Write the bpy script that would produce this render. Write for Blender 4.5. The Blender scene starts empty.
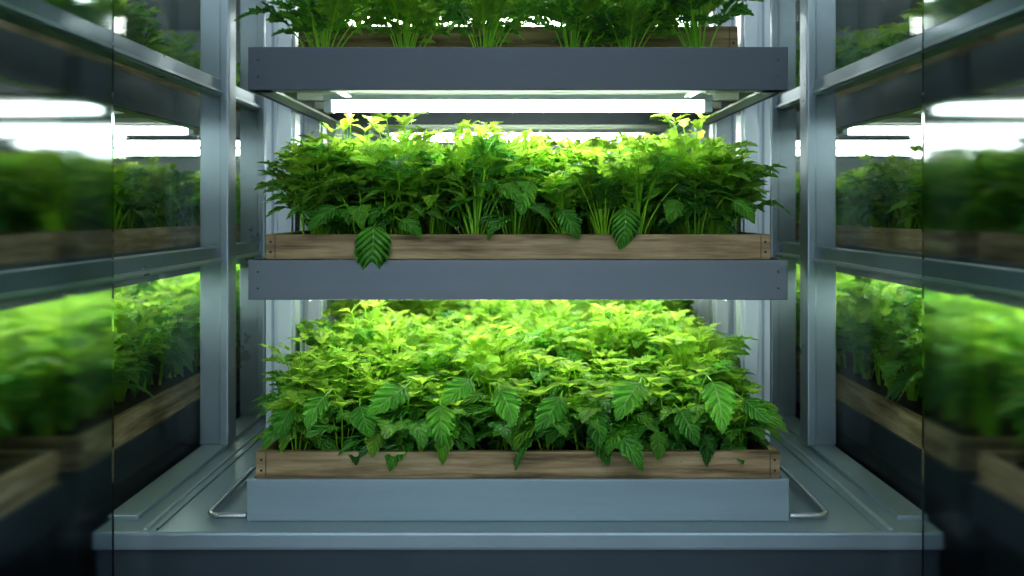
import bpy, bmesh, math, random
from mathutils import Vector, Matrix
random.seed(7)
ZC=1.30
scene=bpy.context.scene
col=scene.collection
# ------------------------------------------------------------------ materials
def new_mat(name):
    m=bpy.data.materials.new(name); m.use_nodes=True
    nt=m.node_tree; nt.nodes.clear()
    o=nt.nodes.new('ShaderNodeOutputMaterial')
    return m,nt,o
def N(nt,t,**k):
    n=nt.nodes.new(t)
    for a,b in k.items(): setattr(n,a,b)
    return n
def ramp(nt,stops):
    r=N(nt,'ShaderNodeValToRGB'); e=r.color_ramp.elements
    while len(e)<len(stops): e.new(0.5)
    for x,(p,c) in zip(e,stops):
        x.position=p; x.color=(*c,1)
    return r
def metal(name,c1,c2,rough=0.35,met=0.6,scale=6,bump=0.05,stretch=(1,1,1),rv=0.1):
    m,nt,o=new_mat(name); L=nt.links.new
    tc=N(nt,'ShaderNodeTexCoord'); ns=N(nt,'ShaderNodeTexNoise'); ns.inputs['Scale'].default_value=scale
    mp=N(nt,'ShaderNodeMapping'); mp.inputs['Scale'].default_value=stretch; L(tc.outputs['Object'],mp.inputs['Vector'])
    ns.inputs['Detail'].default_value=5; L(mp.outputs['Vector'],ns.inputs['Vector'])
    r=ramp(nt,[(0.2,c1),(0.8,c2)]); L(ns.outputs['Fac'],r.inputs['Fac'])
    p=N(nt,'ShaderNodeBsdfPrincipled'); p.inputs['Metallic'].default_value=met
    L(r.outputs['Color'],p.inputs['Base Color'])
    mr=N(nt,'ShaderNodeMapRange'); mr.inputs['To Min'].default_value=rough-rv*.6; mr.inputs['To Max'].default_value=rough+rv
    L(ns.outputs['Fac'],mr.inputs['Value']); L(mr.outputs['Result'],p.inputs['Roughness'])
    n2=N(nt,'ShaderNodeTexNoise'); n2.inputs['Scale'].default_value=60; L(tc.outputs['Object'],n2.inputs['Vector'])
    b=N(nt,'ShaderNodeBump'); b.inputs['Strength'].default_value=bump; b.inputs['Distance'].default_value=0.003
    L(n2.outputs['Fac'],b.inputs['Height']); L(b.outputs['Normal'],p.inputs['Normal'])
    L(p.outputs['BSDF'],o.inputs['Surface']); return m
M_frame=metal('frame_steel',(0.24,0.30,0.34),(0.32,0.385,0.425),0.28,0.5)
M_post=metal('post_galvanised',(0.44,0.50,0.53),(0.54,0.60,0.63),0.30,0.45)
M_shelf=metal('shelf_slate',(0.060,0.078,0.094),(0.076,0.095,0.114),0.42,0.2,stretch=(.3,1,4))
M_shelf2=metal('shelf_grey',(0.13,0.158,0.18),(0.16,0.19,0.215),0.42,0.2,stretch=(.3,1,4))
M_tray=metal('tray_pale',(0.24,0.32,0.355),(0.29,0.375,0.41),0.4,0.2,stretch=(.3,1,4))
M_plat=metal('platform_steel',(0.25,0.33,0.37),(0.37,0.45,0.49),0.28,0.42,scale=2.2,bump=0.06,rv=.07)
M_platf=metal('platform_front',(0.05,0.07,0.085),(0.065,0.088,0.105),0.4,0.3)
M_under=metal('underside_white',(0.50,0.53,0.50),(0.60,0.63,0.60),0.4,0.2)
M_dark=metal('dark_steel',(0.025,0.035,0.045),(0.04,0.05,0.06),0.45,0.3)
M_chrome=metal('chrome_wire',(0.6,0.62,0.64),(0.7,0.72,0.74),0.2,0.9)
M_wall_haze=metal('wall_haze_tone',(0.66,0.74,0.70),(0.72,0.80,0.76),0.6,0.0,bump=0.02)  # pale green colour stands in for the bright haze at the back
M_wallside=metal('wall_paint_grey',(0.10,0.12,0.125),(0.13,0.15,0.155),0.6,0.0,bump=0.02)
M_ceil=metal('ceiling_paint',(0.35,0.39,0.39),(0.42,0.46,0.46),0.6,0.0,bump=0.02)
M_floor=metal('floor_concrete',(0.05,0.06,0.07),(0.09,0.10,0.11),0.35,0.0,scale=3)
M_soil=metal('soil',(0.035,0.022,0.012),(0.09,0.06,0.035),0.9,0.0,scale=60,bump=0.9)
def wood(name,stretch,g=1.0):
    m,nt,o=new_mat(name); L=nt.links.new
    tc=N(nt,'ShaderNodeTexCoord'); mp=N(nt,'ShaderNodeMapping'); mp.inputs['Scale'].default_value=stretch
    L(tc.outputs['Object'],mp.inputs['Vector'])
    ns=N(nt,'ShaderNodeTexNoise'); ns.inputs['Scale'].default_value=3; ns.inputs['Detail'].default_value=8; ns.inputs['Roughness'].default_value=0.65
    L(mp.outputs['Vector'],ns.inputs['Vector'])
    r=ramp(nt,[(0.32,(0.11*g,0.072*g,0.034*g)),(0.5,(0.34*g,0.245*g,0.135*g)),(0.70,(0.55*g,0.43*g,0.27*g))]); L(ns.outputs['Fac'],r.inputs['Fac'])
    n2=N(nt,'ShaderNodeTexNoise'); n2.inputs['Scale'].default_value=5; L(tc.outputs['Object'],n2.inputs['Vector'])
    mx=N(nt,'ShaderNodeMixRGB',blend_type='MULTIPLY'); mx.inputs['Fac'].default_value=0.7
    r2=ramp(nt,[(0.35,(0.6,0.6,0.52)),(0.6,(1,1,1))]); L(n2.outputs['Fac'],r2.inputs['Fac'])
    L(r.outputs['Color'],mx.inputs['Color1']); L(r2.outputs['Color'],mx.inputs['Color2'])
    p=N(nt,'ShaderNodeBsdfPrincipled'); p.inputs['Roughness'].default_value=0.7
    L(mx.outputs['Color'],p.inputs['Base Color'])
    b=N(nt,'ShaderNodeBump'); b.inputs['Strength'].default_value=0.5; b.inputs['Distance'].default_value=0.002
    L(ns.outputs['Fac'],b.inputs['Height']); L(b.outputs['Normal'],p.inputs['Normal'])
    L(p.outputs['BSDF'],o.inputs['Surface']); return m
M_woodx=wood('weathered_wood_x',(1.2,14,16)); M_woody=wood('weathered_wood_y',(14,1.2,16),1.3)
def emit(name,c,s):
    m,nt,o=new_mat(name); e=N(nt,'ShaderNodeEmission'); e.inputs['Color'].default_value=(*c,1); e.inputs['Strength'].default_value=s
    nt.links.new(e.outputs[0],o.inputs['Surface']); return m
M_tube=emit('tube_glow',(0.93,1.0,0.95),14)
M_tube_mid=emit('tube_glow_bright',(0.93,1.0,0.95),26)
M_tube_side=emit('tube_glow_side',(0.93,1.0,0.97),6.5)
M_tube_low=emit('tube_glow_low',(0.93,1.0,0.97),13)
M_back_fill=emit('back_fill_glow',(0.93,1.0,0.97),16)  # glow of the added lamps that brighten the back wall
M_aisle_fill=emit('aisle_fill_glow',(0.85,0.94,1.0),18)  # glow of the added fill lamps over the front aisle
def glass(name,rough):
    m,nt,o=new_mat(name); L=nt.links.new
    if rough>0:
        g=N(nt,'ShaderNodeBsdfRefraction'); g.inputs['Roughness'].default_value=rough; g.inputs['IOR'].default_value=1.2
        g.inputs['Color'].default_value=(0.86,0.90,0.92,1)
        gl=N(nt,'ShaderNodeBsdfGlossy'); gl.inputs['Roughness'].default_value=0.12
        mx=N(nt,'ShaderNodeMixShader'); mx.inputs['Fac'].default_value=0.02
        L(g.outputs[0],mx.inputs[1]); L(gl.outputs[0],mx.inputs[2]); L(mx.outputs[0],o.inputs['Surface'])
    else:
        t=N(nt,'ShaderNodeBsdfTransparent'); t.inputs['Color'].default_value=(0.94,0.97,0.96,1)
        gl=N(nt,'ShaderNodeBsdfGlossy'); gl.inputs['Roughness'].default_value=0.03
        lw=N(nt,'ShaderNodeLayerWeight'); lw.inputs['Blend'].default_value=0.5
        pw=N(nt,'ShaderNodeMath',operation='POWER'); pw.inputs[1].default_value=5; L(lw.outputs['Facing'],pw.inputs[0])
        ml=N(nt,'ShaderNodeMath',operation='MULTIPLY_ADD'); ml.inputs[1].default_value=0.3; ml.inputs[2].default_value=0.02; L(pw.outputs[0],ml.inputs[0])
        mx=N(nt,'ShaderNodeMixShader'); L(ml.outputs[0],mx.inputs[0])
        L(t.outputs[0],mx.inputs[1]); L(gl.outputs[0],mx.inputs[2]); L(mx.outputs[0],o.inputs['Surface'])
    return m
M_clear=glass('clear_glass',0); M_frost=glass('frosted_glass',0.115)
def leafmat(name,dark,mid,young,vein):
    m,nt,o=new_mat(name); L=nt.links.new
    at=N(nt,'ShaderNodeAttribute'); at.attribute_name='age'
    uv=N(nt,'ShaderNodeUVMap'); sp=N(nt,'ShaderNodeSeparateXYZ'); L(uv.outputs['UV'],sp.inputs[0])
    def mth(op,a,b=None):
        n=N(nt,'ShaderNodeMath',operation=op)
        for i,x in enumerate([a,b]):
            if x is None: continue
            if isinstance(x,(int,float)): n.inputs[i].default_value=x
            else: L(x,n.inputs[i])
        return n.outputs[0]
    v=mth('ABSOLUTE',mth('SUBTRACT',sp.outputs['Y'],0.5)); v=mth('MULTIPLY',v,2.0)
    ph=mth('SUBTRACT',mth('MULTIPLY',sp.outputs['X'],8.0),mth('MULTIPLY',v,2.0))
    tri=mth('ABSOLUTE',mth('SUBTRACT',mth('FRACT',ph),0.5))
    side=N(nt,'ShaderNodeMapRange'); side.inputs['From Min'].default_value=0.0; side.inputs['From Max'].default_value=0.17
    side.inputs['To Min'].default_value=1; side.inputs['To Max'].default_value=0; L(tri,side.inputs['Value'])
    midr=N(nt,'ShaderNodeMapRange'); midr.inputs['From Min'].default_value=0.02; midr.inputs['From Max'].default_value=0.10
    midr.inputs['To Min'].default_value=1; midr.inputs['To Max'].default_value=0; L(v,midr.inputs['Value'])
    ve=mth('MAXIMUM',mth('MULTIPLY',side.outputs[0],0.7),midr.outputs[0])
    oi=N(nt,'ShaderNodeObjectInfo')
    tc=N(nt,'ShaderNodeTexCoord'); ns=N(nt,'ShaderNodeTexNoise'); ns.inputs['Scale'].default_value=14; L(tc.outputs['Object'],ns.inputs['Vector'])
    a=mth('ADD',at.outputs['Fac'],mth('MULTIPLY',mth('SUBTRACT',oi.outputs['Random'],0.5),0.25))
    a=mth('ADD',a,mth('MULTIPLY',mth('SUBTRACT',ns.outputs['Fac'],0.5),0.4))
    r=ramp(nt,[(0.08,dark),(0.5,mid),(0.95,young)]); L(a,r.inputs['Fac'])
    mx=N(nt,'ShaderNodeMixRGB'); L(mth('MULTIPLY',ve,0.65),mx.inputs['Fac']); L(r.outputs['Color'],mx.inputs['Color1']); mx.inputs['Color2'].default_value=(*vein,1)
    p=N(nt,'ShaderNodeBsdfPrincipled'); p.inputs['Roughness'].default_value=0.32; L(mx.outputs[0],p.inputs['Base Color'])
    p.inputs['Specular IOR Level'].default_value=0.6
    b=N(nt,'ShaderNodeBump'); b.inputs['Strength'].default_value=1.0; b.inputs['Distance'].default_value=0.005
    hh=mth('SUBTRACT',mth('MULTIPLY',tri,2.0),midr.outputs[0]); L(hh,b.inputs['Height']); L(b.outputs['Normal'],p.inputs['Normal'])
    t=N(nt,'ShaderNodeBsdfTranslucent'); hs=N(nt,'ShaderNodeHueSaturation'); hs.inputs['Value'].default_value=1.5; hs.inputs['Hue'].default_value=0.49
    L(mx.outputs[0],hs.inputs['Color']); L(hs.outputs[0],t.inputs['Color'])
    ms=N(nt,'ShaderNodeMixShader'); ms.inputs['Fac'].default_value=0.40
    L(p.outputs[0],ms.inputs[1]); L(t.outputs[0],ms.inputs[2]); L(ms.outputs[0],o.inputs['Surface'])
    return m
M_leaf=leafmat('leaf_green',(0.03,0.19,0.04),(0.13,0.46,0.045),(0.47,0.77,0.07),(0.44,0.72,0.30))
# ------------------------------------------------------------------ helpers
def mesh_obj(name,bm,mats,parent=None,smooth=False):
    me=bpy.data.meshes.new(name); bm.to_mesh(me); bm.free()
    for m in (mats if isinstance(mats,(list,tuple)) else [mats]): me.materials.append(m)
    if smooth:
        for p in me.polygons: p.use_smooth=True
    ob=bpy.data.objects.new(name,me); col.objects.link(ob)
    if parent: ob.parent=parent
    return ob
def empty(name):
    e=bpy.data.objects.new(name,None); e.empty_display_size=0.1; col.objects.link(e); return e
def add_box(bm,x0,x1,y0,y1,z0,z1,mi=0,bev=0.0):
    r=bmesh.ops.create_cube(bm,size=1.0)
    vs=r['verts']
    for v in vs:
        v.co=Vector((x0+(v.co.x+.5)*(x1-x0), y0+(v.co.y+.5)*(y1-y0), z0+(v.co.z+.5)*(z1-z0)))
    fs=set(f for v in vs for f in v.link_faces)
    for f in fs: f.material_index=mi
    if bev>0:
        es=list(set(e for v in vs for e in v.link_edges))
        r=bmesh.ops.bevel(bm,geom=es,offset=bev,segments=2,affect='EDGES',profile=0.7)
        for f in r['faces']: f.material_index=mi
def box(name,x0,x1,y0,y1,z0,z1,mat,parent=None,bev=0.002):
    bm=bmesh.new(); add_box(bm,min(x0,x1),max(x0,x1),y0,y1,z0,z1,0,bev); return mesh_obj(name,bm,mat,parent)
def add_cyl(bm,p0,p1,r,seg=12,mi=0):
    p0=Vector(p0);p1=Vector(p1);d=p1-p0
    M=Matrix.Translation((p0+p1)/2)@d.to_track_quat('Z','Y').to_matrix().to_4x4()
    rr=bmesh.ops.create_cone(bm,cap_ends=True,segments=seg,radius1=r,radius2=r,depth=d.length,matrix=M)
    for f in set(f for v in rr['verts'] for f in v.link_faces): f.material_index=mi
def Z(r): return ZC+r
# ------------------------------------------------------------------ room
box('floor',-3.4,3.4,-2.5,8.2,-0.06,0,M_floor,bev=0)
box('ceiling',-3.4,3.4,-2.5,8.2,2.75,2.81,M_ceil,bev=0)
box('wall_back',-3.4,3.4,8.1,8.2,0,2.75,M_wall_haze,bev=0)
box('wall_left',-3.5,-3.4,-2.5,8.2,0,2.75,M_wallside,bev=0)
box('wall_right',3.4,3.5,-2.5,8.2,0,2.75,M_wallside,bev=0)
# ------------------------------------------------------------------ lamps
def lamp(x0,x1,y,z,mat=M_tube,w=0.045,name='grow_light',hang=0.0):
    bm=bmesh.new()
    add_box(bm,x0-0.02,x1+0.02,y-w*0.7,y+w*0.7,z+0.014,z+0.028,0,0.002)
    add_box(bm,x0-0.02,x0,y-w*0.55,y+w*0.55,z-0.014,z+0.014,0,0.002)
    add_box(bm,x1,x1+0.02,y-w*0.55,y+w*0.55,z-0.014,z+0.014,0,0.002)
    pr=[]; n=8
    for i in range(n+1):
        a=math.pi*i/n; pr.append((y+math.cos(a)*w*0.5, z+0.0138-math.sin(a)*0.026))
    A=[bm.verts.new((x0,p[0],p[1])) for p in pr]; B=[bm.verts.new((x1,p[0],p[1])) for p in pr]
    for i in range(n):
        f=bm.faces.new((A[i],A[i+1],B[i+1],B[i])); f.material_index=1
    if hang>0:
        for xx in (x0+0.12*(x1-x0),x1-0.12*(x1-x0)):
            add_cyl(bm,(xx,y,z+0.026),(xx,y,z+0.028+hang),0.003,8,0)
    bmesh.ops.recalc_face_normals(bm,faces=bm.faces[:])
    return mesh_obj(name,bm,[M_post,mat])
# ------------------------------------------------------------------ shelf tray
def shelf(parent,hw,y0,y1,z0,z1,mf,cx=0.0,under=M_under,name='shelf'):
    bm=bmesh.new(); t=0.012
    add_box(bm,cx-hw,cx+hw,y0,y0+t,z0,z1,0,0.0025)
    add_box(bm,cx-hw,cx+hw,y1-t,y1,z0,z1,0,0.0025)
    for s in (-1,1):
        xa,xb=sorted((cx+s*hw,cx+s*(hw-t)))
        add_box(bm,xa,xb,y0+t,y1-t,z0,z1,0,0.0)
        xa,xb=sorted((cx+s*(hw-t),cx+s*(hw-0.05)))
        add_box(bm,xa,xb,y0+t,y1-t,z0,z0+0.006,1,0.0)
    add_box(bm,cx-hw+t,cx+hw-t,y0+t,y0+0.045,z0,z0+0.006,1,0.0)
    zp=z0+0.045
    add_box(bm,cx-hw+t,cx+hw-t,y0+t,y1-t,zp,zp+0.006,1,0.0)
    for k in range(1,4):
        yy=y0+(y1-y0)*k/4
        add_box(bm,cx-hw+t,cx+hw-t,yy-0.02,yy+0.02,zp-0.02,zp,1,0.003)
    zm=(z0+z1)/2
    for s in (-1,1):
        for dz in (-0.018,0.018):
            add_cyl(bm,(cx+s*(hw-0.022),y0-0.003,zm+dz),(cx+s*(hw-0.022),y0+0.002,zm+dz),0.0022,10,2)
    return mesh_obj(name,bm,[mf,under,M_dark,M_dark],parent)
def planter(hw,y0,y1,z0,z1,cx=0.0,name='wooden_planter_box'):
    e=empty(name); t=0.02
    box('front_board',cx-hw,cx+hw,y0,y0+t,z0,z1,M_woodx,e,0.003)
    box('back_board',cx-hw,cx+hw,y1-t,y1,z0,z1,M_woodx,e,0.003)
    box('side_board_1',cx-hw,cx-hw+t,y0+t,y1-t,z0,z1,M_woody,e,0.003)
    box('side_board_2',cx+hw-t,cx+hw,y0+t,y1-t,z0,z1,M_woody,e,0.003)
    bm=bmesh.new()
    nx,ny=24,16; g=[[bm.verts.new((cx-hw+t+(2*hw-2*t)*i/nx,y0+t+(y1-y0-2*t)*j/ny,z1-0.025+random.uniform(-.005,.006))) for i in range(nx+1)] for j in range(ny+1)]
    for j in range(ny):
        for i in range(nx): bm.faces.new((g[j][i],g[j][i+1],g[j+1][i+1],g[j+1][i]))
    mesh_obj('soil',bm,M_soil,e,True)
    bm=bmesh.new()
    for s in (-1,1):
        for dz in (0.3,0.7):
            zz=z0+(z1-z0)*dz
            add_cyl(bm,(cx+s*(hw-0.012),y0-0.001,zz),(cx+s*(hw-0.012),y0+0.002,zz),0.003,8)
        add_box(bm,cx+s*(hw-0.022)-0.0007,cx+s*(hw-0.022)+0.0007,y0-0.0008,y0+0.003,z0+0.002,z1-0.002)
    mesh_obj('screws',bm,M_dark,e)
    return e
# ------------------------------------------------------------------ plants
class PB:
    def __init__(s): s.v=[];s.f=[];s.uv=[];s.age=[]
    def leaf(s,o,d,up,L,W,n=12,m=2,tooth=0.25,droop=0.3,fold=0.25,cor=0.05,age=0.5,shape=0.75,lobe=0.0):
        d=d.normalized(); x=d.cross(up)
        if x.length<1e-3: x=d.cross(Vector((1,0,0)))
        x.normalize(); z=x.cross(d).normalized()
        b=len(s.v); c=2*m+1; tw=random.uniform(-.3,.3); bend=random.uniform(-.2,.2); ph=random.uniform(0,1)
        for i in range(n+1):
            t=i/n
            w=W*0.5*(math.sin(math.pi*min(1,t**shape))**0.85+0.02)
            if i==n: w=W*0.01
            if i%2==1: w*=(1+tooth*0.35)
            else: w*=(1-tooth)
            w*=1+lobe*math.cos(2*math.pi*(t*2.6-0.45))
            for j in range(c):
                q=(j-m)/m; aq=abs(q)
                yy=t*L+ (aq**1.3)*L*0.10*(1 if i%2 else 0.2)*math.sin(math.pi*t)
                zz=aq*w*fold-droop*L*t*t+cor*L*math.cos(2*math.pi*(t*5-aq*1.1))*(0.3*aq+0.1)*math.sin(math.pi*t) + tw*q*w*t - droop*0.25*w*aq*aq
                zz+=lobe*0.5*w*math.sin(2*math.pi*(t*2+ph)+q*2)*aq
                xx=q*w+bend*L*t*t
                s.v.append(o+d*yy+z*zz+x*xx); s.age.append(age+0.08*(1-t))
        for i in range(n):
            for j in range(c-1):
                a=b+i*c+j; s.f.append((a,a+1,a+c+1,a+c))
                s.uv.append([(i/n,j/(c-1)),(i/n,(j+1)/(c-1)),((i+1)/n,(j+1)/(c-1)),((i+1)/n,j/(c-1))])
    def stem(s,pts,r0,r1,age=0.8,k=5):
        b=len(s.v);n=len(pts)
        for i,p in enumerate(pts):
            t=(pts[min(i+1,n-1)]-pts[max(i-1,0)]).normalized(); a=t.orthogonal().normalized(); c=t.cross(a); r=r0+(r1-r0)*i/(n-1)
            for j in range(k):
                an=2*math.pi*j/k; s.v.append(p+a*(math.cos(an)*r)+c*(math.sin(an)*r)); s.age.append(age)
        for i in range(n-1):
            for j in range(k):
                s.f.append((b+i*k+j,b+i*k+(j+1)%k,b+(i+1)*k+(j+1)%k,b+(i+1)*k+j)); s.uv.append([(0.07,0.6)]*4)
    def mesh(s,name):
        me=bpy.data.meshes.new(name); me.from_pydata([tuple(v) for v in s.v],[],s.f)
        uvl=me.uv_layers.new(name='UVMap')
        flat=[]
        for u in s.uv:
            for a in u: flat+=list(a)
        uvl.data.foreach_set('uv',flat)
        at=me.attributes.new('age','FLOAT','POINT'); at.data.foreach_set('value',s.age)
        me.materials.append(M_leaf)
        me.polygons.foreach_set('use_smooth',[True]*len(me.polygons)); me.update(); return me
UP=Vector((0,0,1))
def curve(o,az,lean0,lean1,L,n=7):
    pts=[o.copy()];p=o.copy()
    for i in range(n):
        l=lean0+(lean1-lean0)*(i/(n-1)); d=Vector((math.cos(az)*math.sin(l),math.sin(az)*math.sin(l),math.cos(l)))
        p=p+d*(L/n); pts.append(p.copy())
    return pts
def plant_frilly(seed,H=0.22,ns=13,spread=1.0,ls=1.0):
    random.seed(seed); P=PB()
    for k in range(ns):
        az=k*2.399+random.uniform(-.4,.4); rel=(k+0.5)/ns
        l0=0.03+0.25*rel*spread; l1=l0+random.uniform(0.15,0.65)*(0.3+rel)*spread
        L=H*random.uniform(0.62,1.10)*(1.0-0.13*rel)
        o=Vector((math.cos(az)*0.012*rel,math.sin(az)*0.012*rel,0))
        pts=curve(o,az,l0,l1,L,8); age=1.0-0.58*rel+random.uniform(-.18,.15)
        P.stem(pts,0.0027,0.0013,0.85)
        dirn=(pts[-1]-pts[-2]).normalized(); side=dirn.cross(UP)
        side=side.normalized() if side.length>0.05 else Vector((math.sin(az),-math.cos(az),0))
        nup=side.cross(dirn).normalized()
        if nup.z<0: nup=-nup
        out=Vector((math.cos(az),math.sin(az),0))
        d=(dirn*0.9+out*0.5).normalized()
        P.leaf(pts[-1],d,nup,0.064*ls*random.uniform(.8,1.2),0.043*ls,24,2,0.32,random.uniform(.2,.9),0.3,0.12,age,.76,.22)
        for idx,sc in ((8,0.75),(7,0.95),(6,0.9),(5,.7)):
            if idx<=6 and random.random()<0.30: continue
            for sg in (-1,1):
                dd=(dirn*0.7+side*sg*0.85+out*0.15+UP*random.uniform(-.15,.35)).normalized()
                q=pts[idx]+dd*0.008; P.stem([pts[idx],q],0.001,0.0008,0.8,4)
                P.leaf(q,dd,nup+UP*0.3,0.050*ls*sc*random.uniform(.8,1.25),0.033*ls*sc,20,2,0.34,random.uniform(.1,.9),0.3,0.12,age+random.uniform(-.12,.12),.76,.24)
    for k in range(9):
        az=random.uniform(0,6.28); pts=curve(Vector((0,0,0)),az,0.02,random.uniform(.1,.5),H*random.uniform(.85,1.18),6)
        P.stem(pts,0.0018,0.0008,0.9)
        for q in range(5):
            a2=az+q*1.4; d=Vector((math.cos(a2),math.sin(a2),random.uniform(.4,1.6)))
            P.leaf(pts[-1-(q%2)],d,UP,0.034*ls,0.018*ls,16,1,0.36,0.35,0.3,0.08,1.05,.75,.3)
    return P.mesh('frilly_plant_%d'%seed)
def plant_broad(seed,H=0.19,ns=4,ls=1.0):
    random.seed(seed); P=PB()
    for k in range(ns):
        az=k*2*math.pi/ns+random.uniform(-.5,.5); o=Vector((math.cos(az)*0.012,math.sin(az)*0.012,0))
        pts=curve(o,az,random.uniform(.05,.2),random.uniform(.1,.4),H*random.uniform(.75,1.05),10)
        P.stem(pts,0.0028,0.0014,0.9)
        rot=random.uniform(0,3)
        for lev,idx in enumerate((4,6,8,10)):
            rot+=1.3; age=[0.38,0.52,0.7,0.98][lev]+random.uniform(-.18,.15); sz=[0.078,0.090,0.074,0.042][lev]*ls*random.uniform(.75,1.1)
            for sg in (0,1):
                if lev==0 and random.random()<.35: continue
                a=rot+sg*math.pi; d=Vector((math.cos(a),math.sin(a),[0.2,0.35,0.5,0.9][lev]+random.uniform(-.25,.2)))
                q=pts[idx]+d.normalized()*0.020*[1.3,1.1,.8,.3][lev]; P.stem([pts[idx],q],0.0013,0.001,0.8,4)
                P.leaf(q,d,UP,sz,sz*0.76,28,3,0.14,random.uniform(.45,.95),0.24,0.12,age,0.66,.05)
        for q in range(4):
            a=q*1.57+rot; P.leaf(pts[-1],Vector((math.cos(a),math.sin(a),1.1)),UP,0.032*ls,0.021*ls,12,1,0.22,0.3,0.4,0.06,1.05)
    return P.mesh('broad_plant_%d'%seed)
FR=[plant_frilly(i,0.21,14) for i in (1,2,3,4,5)]
BR=[plant_broad(i,0.185,4) for i in (11,12,13,14,15)]
BIG=[plant_broad(i,0.165,4,1.2) for i in (31,32,33)]
SP=[plant_frilly(i,0.26,16,1.2,1.15) for i in (21,22,23)]
def put(parent,me,x,y,z,s,tilt=0.0,rz=None,tx=0.0):
    o=bpy.data.objects.new('plant',me); col.objects.link(o); o.parent=parent
    o.location=(x,y,z); o.scale=(s,s,s*random.uniform(.88,1.14))
    o.rotation_euler=(random.uniform(-.12,.12)+tx,random.uniform(-.12,.12)+tilt,rz if rz is not None else random.uniform(0,6.28))
    return o
def bed(x0,x1,y0,y1,z,sp,meshes,s=1.0,name='leafy_green_plants',skip=None,hfun=None,parent=None):
    e=parent or empty(name); ny=max(1,round((y1-y0)/sp)); nx=max(1,round((x1-x0)/sp))
    for j in range(ny+1):
        for i in range(nx+1):
            x=x0+(x1-x0)*i/nx+random.uniform(-.3,.3)*sp*(0 if i in(0,nx) else 1)
            y=y0+(y1-y0)*j/ny+random.uniform(-.3,.3)*sp*(0 if j==0 else 1)
            if skip and skip(x,y): continue
            k=s*random.uniform(.80,1.16)*(hfun(x,y) if hfun else 1)
            put(e,random.choice(meshes(x,y) if callable(meshes) else meshes),x,y,z,k)
    return e
random.seed(99)
# ------------------------------------------------------------------ central rack
HW=0.594
rack=empty('shelving_rack')
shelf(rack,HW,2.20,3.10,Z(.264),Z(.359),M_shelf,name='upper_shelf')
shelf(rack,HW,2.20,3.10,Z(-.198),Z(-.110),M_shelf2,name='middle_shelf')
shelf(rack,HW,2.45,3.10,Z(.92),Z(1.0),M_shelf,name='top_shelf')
def post(parent,x,y,z0,z1,w=0.08,d=0.06,mat=M_post,name='post'):
    bm=bmesh.new()
    add_box(bm,x-w/2,x+w/2,y,y+0.006,z0,z1,0,0.001)
    for s in (-1,1):
        xa,xb=sorted((x+s*w/2,x+s*(w/2-0.006))); add_box(bm,xa,xb,y+0.006,y+d,z0,z1,0,0.001)
    sg=1 if x<0 else -1
    xa,xb=sorted((x-sg*w*.08,x+sg*w*.42)); add_box(bm,xa,xb,y-0.014,y,z0,z1,0,0.004)
    xa,xb=sorted((x-sg*w*.30,x-sg*w*.22)); add_box(bm,xa,xb,y-0.003,y+.001,z0,z1,1,0.0)
    return mesh_obj(name,bm,[mat,M_frame],parent)
for s in (-1,1):
    for yy in (2.72,3.11):
        post(rack,s*0.646,yy,Z(-.682),Z(1.2))
    for zz in (.30,-.16,.95):
        box('side_bracket',s*0.594,s*0.606,2.45,3.17,Z(zz-.02),Z(zz+.025),M_frame,rack)
for s in (-1,1):
    box('lamp_rail',s*0.40,s*0.42,2.25,3.05,Z(.272),Z(.282),M_post,rack)
    box('lamp_rail',s*0.40,s*0.42,2.25,3.05,Z(-.19),Z(-.18),M_post,rack)
lamp(-0.452,0.452,2.45,Z(.252),M_tube_mid)
lamp(-0.50,0.50,2.42,Z(-.205)); lamp(-0.50,0.50,2.68,Z(-.205)); lamp(-0.50,0.50,2.94,Z(-.205))  # rows added out of sight under the shelf to light the lower plants
lamp(-0.50,0.50,2.60,Z(.885));  # lamp added above the view to light the top plants
tr=empty('metal_tray')
bm=bmesh.new()
add_box(bm,-HW,HW,2.19,2.202,Z(-.682),Z(-.590),0,0.003)
add_box(bm,-HW,HW,3.05,3.062,Z(-.682),Z(-.590),0,0.003)
for s in (-1,1):
    xa,xb=sorted((s*HW,s*(HW-.012))); add_box(bm,xa,xb,2.202,3.05,Z(-.682),Z(-.590),0,0.0)
add_box(bm,-HW+.012,HW-.012,2.202,3.05,Z(-.610),Z(-.596),0,0)
mesh_obj('tray_body',bm,M_tray,tr)
planter(0.578,2.205,3.04,Z(-.592),Z(-.533))
planter(0.560,2.215,3.05,Z(-.1095),Z(-.054))
planter(0.572,2.60,3.05,Z(.332),Z(.478))
def wire(name,pts,r,mat,parent=None):
    cu=bpy.data.curves.new(name,'CURVE'); cu.dimensions='3D'; sp=cu.splines.new('POLY'); sp.points.add(len(pts)-1)
    for p,q in zip(sp.points,pts): p.co=(*q,1)
    cu.bevel_depth=r; cu.bevel_resolution=3; cu.materials.append(mat)
    o=bpy.data.objects.new(name,cu); col.objects.link(o); o.parent=parent; return o
for s in (-1,1):
    zz=Z(-.672); pts=[(s*0.598,2.20,zz)]
    pts.append((s*.655,2.20,zz))
    for k in range(1,7):
        a=math.pi/2*k/6; pts.append((s*(.655+.03*math.sin(a)),2.23-.03*math.cos(a),zz))
    pts.append((s*.685,2.58,zz+.004))
    for k in range(1,7):
        a=math.pi/2*k/6; pts.append((s*(.655+.03*math.cos(a)),2.58+.03*math.sin(a),zz+.004))
    pts.append((s*.598,2.61,zz+.004))
    wire('tray_wire_handle',pts,0.0065,M_chrome)
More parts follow.
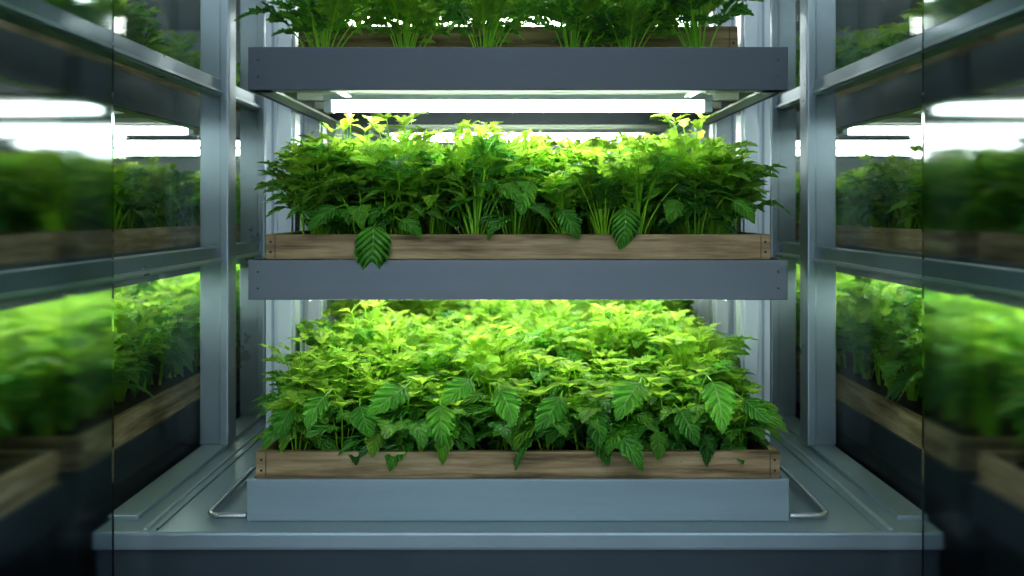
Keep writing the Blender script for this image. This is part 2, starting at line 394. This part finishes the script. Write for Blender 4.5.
# ------------------------------------------------------------------ base platform
pf=empty('base_platform')
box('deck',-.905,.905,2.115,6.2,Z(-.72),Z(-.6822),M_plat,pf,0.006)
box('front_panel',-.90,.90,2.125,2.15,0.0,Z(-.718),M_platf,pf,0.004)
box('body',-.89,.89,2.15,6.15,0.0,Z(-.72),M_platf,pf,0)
for s in (-1,1):
    box('guide_strip',s*.79,s*.798,2.13,6.1,Z(-.683),Z(-.677),M_post,pf,0.002)
    box('guide_strip',s*.768,s*.771,2.13,6.1,Z(-.683),Z(-.679),M_frame,pf,0.001)
    box('curb',s*.835,s*.905,2.20,6.1,Z(-.683),Z(-.672),M_plat,pf,0.004)
# ------------------------------------------------------------------ side partition frames & glass
for s in (-1,1):
    fr=empty('steel_partition_frame')
    for yy,w in ((2.86,.085),(3.27,.085),(4.2,.07),(5.2,.07)):
        bm=bmesh.new(); x=s*.868
        add_box(bm,x-w/2,x+w/2,yy,yy+.07,Z(-.672),Z(1.42),0,0.004)
        xa,xb=sorted((x-s*w*.5,x-s*w*.2)); add_box(bm,xa,xb,yy-.012,yy,Z(-.672),Z(1.42),0,.004)
        for zz in (.35,-.125):
            for q in (-.018,.018): add_cyl(bm,(x+q,yy-.004,Z(zz)),(x+q,yy+.001,Z(zz)),.004,10,2)
        mesh_obj('post',bm,[M_frame,M_dark,M_chrome],fr)
    for z0,z1 in ((.325,.372),(-.150,-.103),(1.0,1.05)):
        bm=bmesh.new()
        xa,xb=sorted((s*.845,s*.885)); add_box(bm,xa,xb,.35,6.1,Z(z0),Z(z1),0,.004)
        xa,xb=sorted((s*.839,s*.845)); add_box(bm,xa,xb,.35,6.1,Z(z0+.006),Z(z0+.014),1,.001)
        mesh_obj('rail',bm,[M_frame,M_post],fr)
    g=empty('clear_glass_partition')
    xg=s*.915
    for a,b in ((2.0,2.86),(2.94,3.27),(3.35,4.2),(4.28,5.2)):
        xa,xb=sorted((xg-.003,xg+.003)); box('pane',xa,xb,a,b,Z(-.68),Z(1.42),M_clear,g,0)
    xf=s*.80
    box('frosted_glass_panel',xf-.004,xf+.004,.25,1.97,0.0,Z(1.42),M_frost,None,0)
# ------------------------------------------------------------------ rear racks in the centre
def rear_unit(y0,y1,first=False):
    r=empty('shelving_rack')
    shelf(r,HW,y0,y1,Z(.285),Z(.359),M_shelf2,name='upper_shelf'); shelf(r,HW,y0,y1,Z(-.198),Z(-.11),M_shelf2,name='middle_shelf')
    for s in (-1,1):
        for yy in (y0+.1,y1): post(r,s*.646,yy,Z(-.682),Z(1.2))
    lamp(-.452,.452,y0+.30,Z(.257),M_tube_mid,w=.06); lamp(-.5,.5,y0+.3,Z(-.21)); lamp(-.5,.5,y0+.65,Z(-.21))
    planter(.572,y0+.02,y1-.05,Z(-.1095),Z(-.056)); planter(.578,y0,y1-.05,Z(-.682),Z(-.538))
rear_unit(3.28,4.18); rear_unit(4.4,5.3)
lamp(-.66,.66,3.75,Z(.70),w=.09,hang=.7)
lamp(-.66,.66,5.6,Z(1.0),w=.09,hang=.4)
# plants centre
zt=Z(-.565)
def lowmesh(x,y): return (BIG+BR[:2]) if y<2.33 else ((BR+BIG[:1]+FR[:2]) if y<2.52 else (FR[:4]+BR[:3]))
bed(-.50,.50,2.275,2.98,zt,.092,lowmesh,1.0,hfun=lambda x,y:(.90 if y<2.35 else (1.0 if y<2.6 else 1.08))*(.88 if abs(x)>.45 else 1))
bed(-.50,.50,3.33,4.1,zt,.105,FR+BR[:1],1.1,hfun=lambda x,y:.78 if abs(x)<.3 else 1.1)
bed(-.50,.50,4.45,5.2,zt,.12,FR,1.15)
e=bed(-.485,.485,2.31,2.95,Z(-.082),.10,lambda x,y:(FR[:4]+BR[:3]) if y<2.4 else FR+SP[:1],.95,hfun=lambda x,y:(.88 if abs(x)>.45 else 1))
put(e,SP[0],-.27,2.36,Z(-.08),1.03); put(e,SP[1],-.46,2.34,Z(-.08),.78,tilt=-.15); put(e,SP[2],.46,2.34,Z(-.08),.72,tilt=.1)
bed(-.5,.5,3.36,4.1,Z(-.082),.14,FR,.9); bed(-.5,.5,4.5,5.2,Z(-.082),.16,FR,.9)
def hanging(name,lst):
    P=PB()
    for (x,y,z,L,ax,down,age,rim) in lst:
        o=Vector((x-ax*.03,rim+.07,z-.015)); d=Vector((ax,-.75,-down)).normalized(); tip=Vector((x,y+.02,z+.01)); mid=(o+tip)/2+Vector((0,0,.02))
        P.stem([o,mid,tip],.002,.0014,.8)
        P.leaf(tip,d,Vector((0,-.8,.9)),L,L*.72,32,4,.12,.30,.2,.10,age,.66,.04)
    me=P.mesh(name); o=bpy.data.objects.new(name,me); col.objects.link(o); return o
def wx(px,d): return (px-518)*d/1000
def wz(py,d): return ZC-(py-210)*d/1000
random.seed(5)
hanging('overhanging_basil_leaves',[(wx(374,2.2),2.175,wz(230,2.2),.112,.03,5.0,.35,2.235),(wx(400,2.2),2.19,wz(225,2.2),.065,1.2,.5,.35,2.235),(wx(335,2.2),2.2,wz(212,2.2),.08,-1.0,.6,.3,2.235),
   (wx(626,2.2),2.19,wz(212,2.2),.09,.1,2.6,.35,2.235),(wx(562,2.2),2.2,wz(214,2.2),.075,.6,1.0,.35,2.235),(wx(530,2.2),2.2,wz(185,2.2),.085,-.5,.8,.4,2.235),(wx(735,2.2),2.2,wz(205,2.2),.07,.8,.5,.45,2.235),
   (wx(500,2.2),2.2,wz(190,2.2),.07,.9,.3,.5,2.235),(wx(680,2.2),2.2,wz(205,2.2),.065,-.6,.6,.45,2.235)])
hanging('overhanging_basil_leaves',[(wx(378,2.2),2.18,wz(434,2.2),.06,-.3,.8,.8,2.205),(wx(658,2.2),2.18,wz(436,2.2),.06,.1,1.0,.65,2.205),(wx(440,2.2),2.18,wz(410,2.2),.09,.1,.9,.6,2.205),
   (wx(560,2.2),2.18,wz(402,2.2),.09,-.5,.7,.5,2.205),(wx(712,2.2),2.18,wz(386,2.2),.11,.3,.8,.6,2.205),(wx(325,2.2),2.18,wz(400,2.2),.08,-.7,.8,.5,2.205),(wx(640,2.2),2.18,wz(388,2.2),.105,-.6,.4,.6,2.205),(wx(500,2.2),2.18,wz(394,2.2),.085,.5,.7,.5,2.205),(wx(405,2.2),2.18,wz(392,2.2),.10,-.7,.4,.55,2.205),(wx(680,2.2),2.18,wz(415,2.2),.08,.5,.8,.4,2.205),(wx(595,2.2),2.18,wz(415,2.2),.08,.3,.8,.45,2.205),
   (wx(470,2.2),2.19,wz(385,2.2),.08,-.6,.4,.6,2.205),(wx(360,2.2),2.18,wz(410,2.2),.075,.4,.8,.45,2.205),(wx(745,2.2),2.19,wz(405,2.2),.07,.8,.7,.45,2.205),(wx(290,2.2),2.19,wz(415,2.2),.07,-.6,.8,.45,2.205)])
e=empty('leafy_green_plants')
for px,sc in ((322,1.0),(405,.85),(484,.85),(572,.95),(628,.85),(700,1.0)):
    put(e,random.choice(SP),wx(px,2.42),2.42,Z(.32),sc)
for px in (360,440,520,600,660): put(e,random.choice(FR),wx(px,2.75),2.75,Z(.45),.95)
# ------------------------------------------------------------------ neighbouring racks left/right
for s in (-1,1):
    cx=s*1.58; hw=.56
    for ui,(ya,yb) in enumerate(((.9,2.25),(2.33,3.68),(3.76,5.1))):
        r=empty('shelving_rack')
        shelf(r,hw,ya,yb,Z(.264),Z(.359),M_shelf,cx,name='upper_shelf'); shelf(r,hw,ya,yb,Z(-.198),Z(-.11),M_shelf2,cx,name='middle_shelf')
        shelf(r,hw,ya,yb,Z(-.70),Z(-.61),M_platf,cx,name='lower_shelf')
        for xx in (cx-hw-.03,cx+hw+.03):
            if abs(xx)<1.2: continue
            for yy in (ya+.05,yb-.05): post(r,xx,yy,0,Z(1.2),.05)
        box('cabinet',cx-hw+.02,cx+hw-.02,ya+.02,yb-.02,0,Z(-.70),M_dark,r)
        planter(hw-.01,ya+.02,yb-.02,Z(-.63),Z(-.535),cx); planter(hw-.01,ya+.02,yb-.02,Z(-.145),Z(-.050),cx); planter(hw-.03,ya+.05,yb-.05,Z(.315),Z(.42),cx)
        random.seed(int(ya*10)+s)
        bed(cx-.42,cx+.42,ya+.12,yb-.12,Z(-.56),.125,FR[:4]+BR[:4],1.2)
        bed(cx-.44,cx+.44,ya+.12,yb-.12,Z(-.08),.125,FR+BR[:3],.92)
        bed(cx-.42,cx+.42,ya+.12,yb-.12,Z(.40),.16,FR+BR,.95)
        ups=((1.25,1.85),(2.72,3.45),(4.1,4.75))[ui]
        for yy in ups: lamp(cx-.45,cx+.45,yy,Z(.272),M_tube_side if ui else M_tube_low,w=.05)
        for yy in (ya+.2,ya+.5,yb-.5,yb-.2): lamp(cx-.45,cx+.45,yy,Z(-.200),M_tube_low)
        lamp(cx-.45,cx+.45,(ya+yb)/2,Z(.95),M_tube_low,hang=.45)
for yy in (-1.2,.6):
    for x in (-.75,.75): lamp(x-.6,x+.6,yy,2.72,M_aisle_fill,w=.16,name='added_fill_light')  # unseen lamps added overhead near the camera to light the shelf fronts
for yy in (6.3,7.3):
    lamp(-.75,.75,yy,2.2,M_back_fill,w=.3,name='added_fill_light',hang=.52)  # added at the rear so the back wall looks bright
# ------------------------------------------------------------------ world & camera
w=bpy.data.worlds.new('world'); scene.world=w; w.use_nodes=True
w.node_tree.nodes['Background'].inputs[0].default_value=(0.64,0.76,0.87,1); w.node_tree.nodes['Background'].inputs[1].default_value=1.7
cd=bpy.data.cameras.new('camera'); cam=bpy.data.objects.new('camera',cd); col.objects.link(cam)
cam.location=(0,0,ZC); cam.rotation_euler=(math.pi/2,0,0)
cd.sensor_width=36; cd.lens=36*1000/1024; cd.shift_x=-6/1024; cd.shift_y=-78/1024; cd.clip_start=.02
cd.dof.use_dof=True; cd.dof.focus_distance=2.35; cd.dof.aperture_fstop=2.4
scene.camera=cam
scene.view_settings.view_transform='Standard'
try: scene.view_settings.look='Medium High Contrast'
except Exception as ex: print(ex)
scene.view_settings.exposure=0.15
